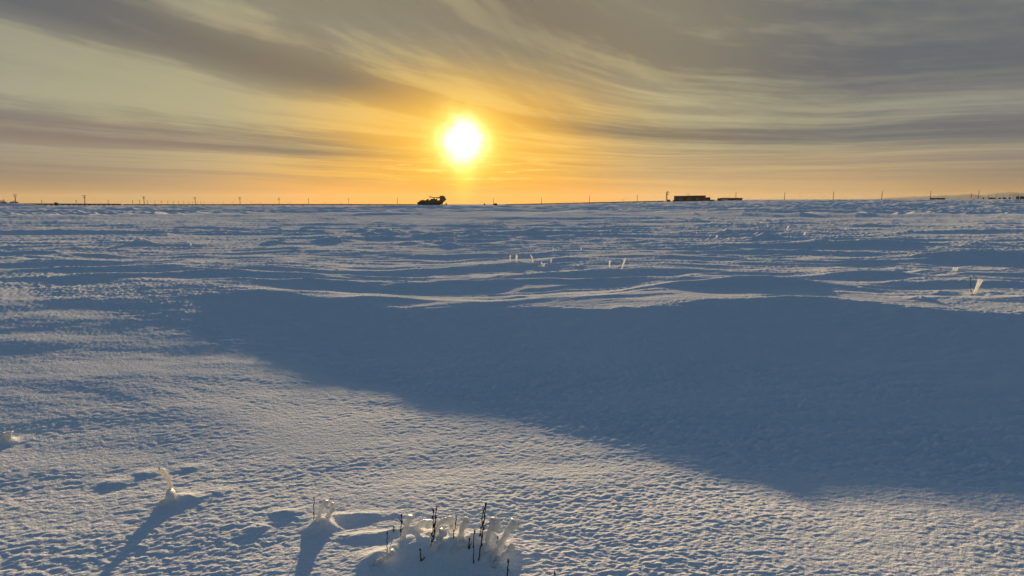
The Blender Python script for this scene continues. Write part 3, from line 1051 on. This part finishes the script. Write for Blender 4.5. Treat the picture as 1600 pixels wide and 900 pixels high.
# vehicles at the left edge
def vehicle(kind, loc, rz, label, cat):
    root = empty(kind, loc, rz, label=label, cat=cat, group="vehicles parked at the left edge")
    L_, W = 5.2, 1.95
    body = MB()
    body.prism([(-2.6, .45), (2.45, .45), (2.6, .7), (2.55, 1.02), (1.15, 1.14), (-2.55, 1.14), (-2.6, .9)], -W / 2, W / 2)
    body.build("body", M["paint"], root, bevel=.06)
    if kind == "pickup_truck":
        x0b, x0t, x1t, x1b = -.75, -.6, .55, 1.2
    else:
        x0b, x0t, x1t, x1b = -2.35, -2.0, .5, 1.25
    top = 1.92
    MB().box(((x0t + x1t) / 2, 0, top - .1), (x1t - x0t + .1, W * .84, .12), (.94, .9)).build("roof", M["paint"], root)
    for s_ in (-1, 1):
        for (xb, xt) in ((x0b + .08, x0t + .05), ((x0b + x1b) / 2 - .1, (x0t + x1t) / 2), (x1b - .08, x1t - .02)):
            MB().tube([(xb, s_ * W * .47, 1.12), (xt, s_ * W * .41, top - .06)], .075, 6).build("roof_pillar", M["paint"], root)
        MB().prism([(x0b + .12, 1.14), (x1b - .12, 1.14), (x1t - .04, top - .1), (x0t + .08, top - .1)], s_ * W * .43 - .012, s_ * W * .43 + .012).build("side_window", M["glass"], root)
        for x in (-1.6, 1.62):
            w_ = MB().cyl((x, s_ * (W / 2 - .24), .40), (x, s_ * (W / 2 + .02), .40), .41, 20).build("wheel", M["rubber"], root)
            MB().cyl((x, s_ * (W / 2 + .02), .40), (x, s_ * (W / 2 + .05), .40), .23, 14).build("rim", M["steel"], w_)
        MB().box((2.5, s_ * .68, .72), (.16, .36, .2)).build("headlight", M["pale"], root)
    ws = MB(); n0 = len(ws.v)
    ws.prism([(x1b - .03, 1.14), (x1b, 1.14), (x1t + .03, top - .1), (x1t, top - .1)], -W * .40, W * .40)
    ws.build("windscreen", M["glass"], root)
    if kind == "pickup_truck":
        for s_ in (-1, 1):
            MB().box((-1.7, s_ * W * .46, 1.14), (1.75, .08, .12)).build("bed_rail", M["paint"], root)
    return root


g_ = ground_xy(22, 430)
vehicle("pickup_truck", g_, R(4), "dark parked pickup with see-through cab at the foot of the leftmost tall pole", "pickup")
g_ = ground_xy(4, 425)
vehicle("parked_car", g_, R(-3), "dark rounded estate car cut by the photo's left edge", "car")

# ------------------------------------------------------------------ the machine under the sun
g_ = ground_xy(675, 250)
mpx = 250 / F * 1.01           # metres per photo pixel there


def mp(px, py):                # photo column and row -> local x, z
    return ((px - 675) * mpx, (320.2 - py) * mpx)


mach = empty("trenching_machine", g_, label="bulky dark tracked digging machine with a raised digging head, silhouetted under the sun", cat="digging machine")
for s_ in (-1, 1):
    tr = MB().prism([mp(653.8, 318.5), mp(655, 320.4), mp(686, 320.6), mp(689, 318.8), mp(687, 316.8), mp(656, 316.6)], s_ * 1.35 - .35, s_ * 1.35 + .35).build("track", M["track"], mach, bevel=.08)
    for k in range(7):
        x, z = mp(657.5 + k * 4.6, 318.7)
        MB().cyl((x, s_ * 1.35 - .40, z), (x, s_ * 1.35 + .40, z), .36, 12).build("road_wheel", M["track"], tr)
MB().prism([mp(653, 318.8), mp(653, 316.2), mp(656.4, 315.2), mp(670, 314.6), mp(690, 315), mp(690, 318.6)], -1.15, 1.15).build("chassis", M["digger"], mach, bevel=.06)
MB().prism([mp(656.4, 315.6), mp(656.8, 313.5), mp(662.4, 312.6), mp(666, 313.2), mp(668, 311.6), mp(669.6, 311.4), mp(670.2, 313.4), mp(670.2, 315.2)], -1.0, .95).build("engine_cover", M["digger"], mach, bevel=.08)
MB().prism([mp(670, 315.2), mp(671.5, 313.4), mp(674, 311.2), mp(677, 310.8), mp(680, 310.0), mp(682.4, 310.9), mp(683, 315.2)], -.95, .7).build("operator_deck", M["digger"], mach, bevel=.08)
MB().tube([Vector((mp(671.4, 307.9)[0], -.5, mp(671.4, 307.9)[1])), Vector((mp(676, 309)[0], -.5, mp(676, 309)[1])), Vector((mp(684.5, 309.9)[0], -.4, mp(684.5, 309.9)[1]))], [.2, .16, .2], 8).build("conveyor_arm", M["digger"], mach)
MB().box((mp(672.4, 308.4)[0], -.5, mp(672.4, 308.8)[1]), (.55, .7, .42)).build("arm_head", M["digger"], mach)
MB().box((mp(682.6, 311)[0], -.2, mp(682.6, 311)[1]), (.28, .6, .66)).build("arm_post", M["digger"], mach)
MB().tube([Vector((mp(683, 309.4)[0], 0, mp(683, 309.4)[1])), Vector((mp(689, 309.3)[0], 0, mp(689, 309.3)[1]))], .22, 8).build("link_bar", M["digger"], mach)
MB().prism([mp(682.6, 313.4), mp(686, 313.2), mp(689, 311.4), mp(690, 315.8), mp(683, 316.2)], -.8, .8).build("turret_base", M["digger"], mach, bevel=.06)
head = MB().prism([mp(686.8, 310), mp(687.4, 306.6), mp(692.6, 306.3), mp(694.4, 308.2), mp(695.2, 310.2), mp(696.8, 311.2), mp(696.7, 312.6), mp(694.6, 313.6), mp(693.4, 315.6), mp(690.6, 315.4), mp(688.6, 313.4)], -1.25, 1.25).build("digging_head", M["digger"], mach, bevel=.1)
for k in range(9):
    th_ = math.pi * 2 * k / 9
    x, z = mp(692 + 3.6 * math.cos(th_), 310.6 - 3.9 * math.sin(th_))
    MB().box((x, 0, z - .12), (.3, 2.2, .24)).build("cutter_bar", M["track"], head)
MB().tube([Vector((mp(691.5, 315)[0], 0, mp(691.5, 315)[1])), Vector((mp(689.6, 319.5)[0], 0, mp(689.6, 319.5)[1]))], .36, 8).build("support_arm", M["digger"], mach)
MB().prism([mp(695.6, 320.6), mp(696.1, 317), mp(696.8, 317), mp(698.2, 320.6)], -.4, .4).build("stabiliser_foot", M["digger"], mach)
MB().box((mp(693.5, 320.4)[0], 0, mp(693.5, 320.9)[1]), (2.6, .5, .2)).build("foot_beam", M["track"], mach)

# ------------------------------------------------------------------ buildings and yard gear on the right
def px_box(mb, u0, u1, v0, v1, u_ref, v_ref, mpx, y0, y1):
    x0, x1 = (u0 - u_ref) * mpx, (u1 - u_ref) * mpx
    z0, z1 = (v_ref - v1) * mpx, (v_ref - v0) * mpx
    mb.box(((x0 + x1) / 2, (y0 + y1) / 2, z0), (x1 - x0, y1 - y0, z1 - z0))
    return mb


y = 590
mpx = y / F * 1.03
wh = empty("warehouse", ground_xy(1077, y), R(-17.6), label="long flat-roofed black warehouse with a lower annex at its right end", cat="warehouse")
MB().prism([((1054.8 - 1077) * mpx, -1), ((1054.8 - 1077) * mpx, 7.3 * mpx), ((1100 - 1077) * mpx, 7.9 * mpx), ((1100 - 1077) * mpx, -1)], 0, 16).build("wall", M["clad"], wh)
MB().prism([((1054.4 - 1077) * mpx, 7.31 * mpx), ((1054.4 - 1077) * mpx, 7.75 * mpx), ((1100.5 - 1077) * mpx, 8.4 * mpx), ((1100.5 - 1077) * mpx, 7.91 * mpx)], -.4, 16.4).build("roof", M["roof"], wh)
px_box(MB(), 1100.05, 1106.6, 310.8, 318, 1077, 316, mpx, 2, 12).build("annex", M["clad"], wh)
px_box(MB(), 1100.55, 1107, 310.4, 310.78, 1077, 316, mpx, 1.7, 12.3).build("annex_roof", M["roof"], wh)
for k in range(3):
    px_box(MB(), 1062 + 12 * k, 1067.5 + 12 * k, 311.2, 316.2, 1077, 316, mpx, -.08, -.003).build("sliding_door", M["steel"], wh)
MB().cyl((-2.6, 6, 7.8 * mpx), (-2.6, 6, 12 * mpx), .16).build("roof_aerial", M["steel"], wh)

lb = empty("low_building", ground_xy(1140, 600), R(-21.2), label="low flat building with a pale panel on its front, right of the black warehouse", cat="building")
mpx2 = 600 / F * 1.03
MB().prism([((1122.6 - 1140) * mpx2, -1), ((1122.6 - 1140) * mpx2, 2.4 * mpx2), ((1128 - 1140) * mpx2, 3.3 * mpx2), ((1157.6 - 1140) * mpx2, 3.2 * mpx2), ((1157.6 - 1140) * mpx2, -1)], 0, 11).build("wall", M["clad"], lb)
MB().prism([((1122 - 1140) * mpx2, 2.42 * mpx2), ((1122.3 - 1140) * mpx2, 2.8 * mpx2), ((1128 - 1140) * mpx2, 3.8 * mpx2), ((1158.3 - 1140) * mpx2, 3.6 * mpx2), ((1158.3 - 1140) * mpx2, 3.22 * mpx2), ((1128 - 1140) * mpx2, 3.33 * mpx2)], -.35, 11.4).build("roof", M["roof"], lb)
px_box(MB(), 1128, 1137, 312.4, 314, 1140, 314.4, mpx2, -.1, -.003).build("panel", M["pale"], lb)
for k in range(4):
    px_box(MB(), 1140.5 + 4 * k, 1142.5 + 4 * k, 312, 313.2, 1140, 314.4, mpx2, -.06, -.003).build("window", M["glass"], lb)

y = 585
mpx = y / F * 1.01
mast = empty("radio_mast", ground_xy(1041.4, y), label="slim radio mast with two stacked platforms left of the black warehouse", cat="mast")
for (dx, dy) in ((-.55, -.55), (.55, -.55), (.55, .55), (-.55, .55)):
    MB().tube([(dx, dy, -.5), (dx * .6, dy * .6, 9.3)], .15, 6).build("leg", M["steel"], mast)
br = MB()
for k in range(7):
    z0, z1 = k * 1.3, k * 1.3 + 1.3
    for (a, b) in (((-1, -1), (1, -1)), ((1, -1), (1, 1)), ((1, 1), (-1, 1)), ((-1, 1), (-1, -1))):
        f0, f1 = .55 - .024 * z0, .55 - .024 * z1
        br.tube([(a[0] * f0, a[1] * f0, z0), (b[0] * f1, b[1] * f1, z1)], .07, 5)
br.build("bracing", M["steel"], mast)
for z, w in ((9.3, 4.2), (7.0, 3.4)):
    MB().box((.6, 0, z), (w, 2.4, .3), (.85, .85)).build("platform", M["steel"], mast)
    MB().box((.6, 0, z + .304), (w * .5, 1.4, .55)).build("lamp_cluster", M["steel"], mast)
sh = empty("equipment_shed", ground_xy(1044.6, y - 4), R(-15), label="small dark shed at the foot of the radio mast", cat="shed")
MB().box((0, 0, -.5), (3.4, 2.6, 2.1)).build("wall", M["clad"], sh)
MB().prism([(-1.9, 1.602), (1.9, 1.602), (1.6, 1.95), (-1.3, 2.05)], -1.5, 1.5).build("roof", M["roof"], sh)
MB().box((-.4, -1.35, -.2), (.9, .08, 1.6)).build("door", M["steel"], sh)
dr = empty("fuel_drum", ground_xy(1052.2, y - 2), label="stout dark fuel drum between the shed and the warehouse", cat="drum")
MB().tube([(0, 0, -.3), (0, 0, 1.3)], .6, 14).build("barrel", M["rust"], dr, True)
MB().tube([(0, 0, 1.3), (0, 0, 1.42)], .64, 14).build("lid", M["rust"], dr, True)
MB().cyl((.2, 0, 1.42), (.2, 0, 1.75), .12).build("filler_neck", M["steel"], dr)

sm = empty("low_shed", ground_xy(774, 640), label="tiny low shed beside the first pole right of the sun", cat="shed")
MB().box((0, 0, -.6), (4.2, 3, 2.0)).build("wall", M["clad"], sm)
MB().prism([(-2.3, 1.402), (2.3, 1.402), (2.2, 1.7), (0, 2.0), (-2.2, 1.7)], -1.7, 1.7).build("roof", M["roof"], sm)
cr = empty("cable_reel", ground_xy(757, 640), label="small dark cable reel on the skyline just right of the sun", cat="cable reel")
MB().cyl((0, -.7, .9), (0, .7, .9), .55, 16).build("drum", M["wood"], cr)
for s_ in (-1, 1):
    MB().cyl((0, s_ * .7, .9), (0, s_ * .85, .9), 1.0, 20).build("flange", M["wood"], cr)
px = empty("yard_skid", ground_xy(1111, 598), label="low dark skid of pipes right of the warehouse annex", cat="pipe skid")
MB().box((0, 0, -.4), (6.5, 2.2, .9)).build("frame", M["steel"], px)
for k in range(3):
    MB().cyl((-3, -.7 + .7 * k, .78), (3, -.7 + .7 * k, .78), .28, 10).build("pipe", M["pipe"], px)

hutb = empty("low_hut", ground_xy(1464, 640), R(-37), label="small low hut beside the pole at the start of the far hill", cat="hut")
mpx = 640 / F * .98
MB().box((0, 3, -.6), (19.5 * mpx, 5, .6 + 1.5 * mpx)).build("wall", M["clad"], hutb)
MB().prism([(-10.2 * mpx, 1.504 * mpx), (10.2 * mpx, 1.504 * mpx), (9 * mpx, 2.0 * mpx), (-8 * mpx, 2.1 * mpx)], .2, 5.8).build("roof", M["roof"], hutb)
MB().cyl((0, 3, 2.0 * mpx), (0, 3, 3.6 * mpx), .2).build("chimney", M["steel"], hutb)

YARD = [(1536, 1.6, 1.0, "leftmost low dark crate of the yard gear"), (1547.5, 4.6, 1.3, "widest dark crate below the first short yard pole"), (1552.8, 2.6, 1.0, "narrow dark crate next right of the widest one"),
        (1561.5, 2.6, 1.1, "dark crate midway along the yard gear"), (1568.5, 3.8, 1.3, "broad dark crate below the middle yard pole"), (1577, 2.2, 1.2, "rightmost crate of the yard gear, below the pole with the lamp arm")]
yp = None
for i, (u, w_, h_, lab) in enumerate(YARD):
    g_ = ground_xy(u, 640)
    m_ = 640 / F * 1.25
    r_ = empty("yard_crate", g_, R(-41), label=lab, cat="crate", group="crates and gear in the yard at the right")
    MB().box((0, 0, -.4), (w_ * m_, 2.4, .4 + h_ * m_)).build("body", M["rust"], r_, bevel=.05)
    MB().box((0, 0, h_ * m_ + .004), (w_ * m_ * .7, 1.6, .35)).build("lid", M["steel"], r_)
TANKS = [(1588.8, "first of the squat dark tanks at the right edge"), (1594.6, "second of the squat dark tanks at the right edge"), (1599.6, "squat dark tank cut by the photo's right edge")]
for i, (u, lab) in enumerate(TANKS):
    g_ = ground_xy(u, 600)
    if i == 0:
        tk = empty("storage_tank", g_)
        MB().tube([(0, 0, -.5), (0, 0, 2.3)], 1.42, 24).build("shell", M["rust"], tk)
        MB().tube([(0, 0, 2.3), (0, 0, 2.5), (0, 0, 2.62)], [1.5, 1.2, .3], 24).build("roof", M["rust"], tk)
        for a in (0, 1):
            MB().cyl((.9, -1.15 - .02 * a + .3 * a, -.5), (.9, -1.15 + .3 * a, 2.9), .07, 6).build("ladder_rail", M["steel"], tk)
        ob = tk
    else:
        ob = copy_tree(tk, g_)
    tag(ob, lab, "tank", "squat tanks at the right edge")

HAZE = 3.2e-5
# ------------------------------------------------------------------ far hill on the right
hp, hf = [], []
n, mrow = 160, 14
for j in range(mrow):
    for i in range(n):
        a = R(27.5 + 34 * i / (n - 1))
        t = j / (mrow - 1)
        d = 5200 + 3800 * t
        env = (.60 * sst(27.5, 36, math.degrees(a)) + .40 * sst(34, 44, math.degrees(a))) * (1 - sst(56, 61, math.degrees(a)))
        ridge = 104 * env * (1 + .16 * float(gnoise(math.degrees(a) / 3.5, 2.2, 61)) + .05 * float(gnoise(math.degrees(a) / .7, 4.2, 62)))
        z = ridge * math.sin(min(1, t * 1.5) * math.pi / 2) * (1 - .3 * max(0, t - .66))
        z += 13 * float(gnoise(i / 6, j / 2, 63)) * env * math.sin(t * math.pi)
        hp.append((d * math.sin(a), d * math.cos(a), z - 12 + 30 * min(1, t * 4)))
for j in range(mrow - 1):
    for i in range(n - 1):
        hf.append([j * n + i, j * n + i + 1, (j + 1) * n + i + 1, (j + 1) * n + i])
hm = MB(); hm.v, hm.f = hp, hf
hill = hm.build("hills", M["hill"], None, True)
tag(hill, kind="structure")

# ------------------------------------------------------------------ thin frosty air
hz = MB().box((0, 0, -30), (24000, 24000, 230)).build("haze", None or M["glass"])
hm_, hnt, hout = new_mat("frosty_air")
pv = nd(hnt, "ShaderNodeVolumePrincipled", Density=HAZE, Anisotropy=.35)
pv.inputs["Color"].default_value = (.88, .77, .57, 1)
hnt.links.new(pv.outputs[0], hout.inputs["Volume"])
hz.data.materials.clear(); hz.data.materials.append(hm_)
tag(hz, kind="stuff")
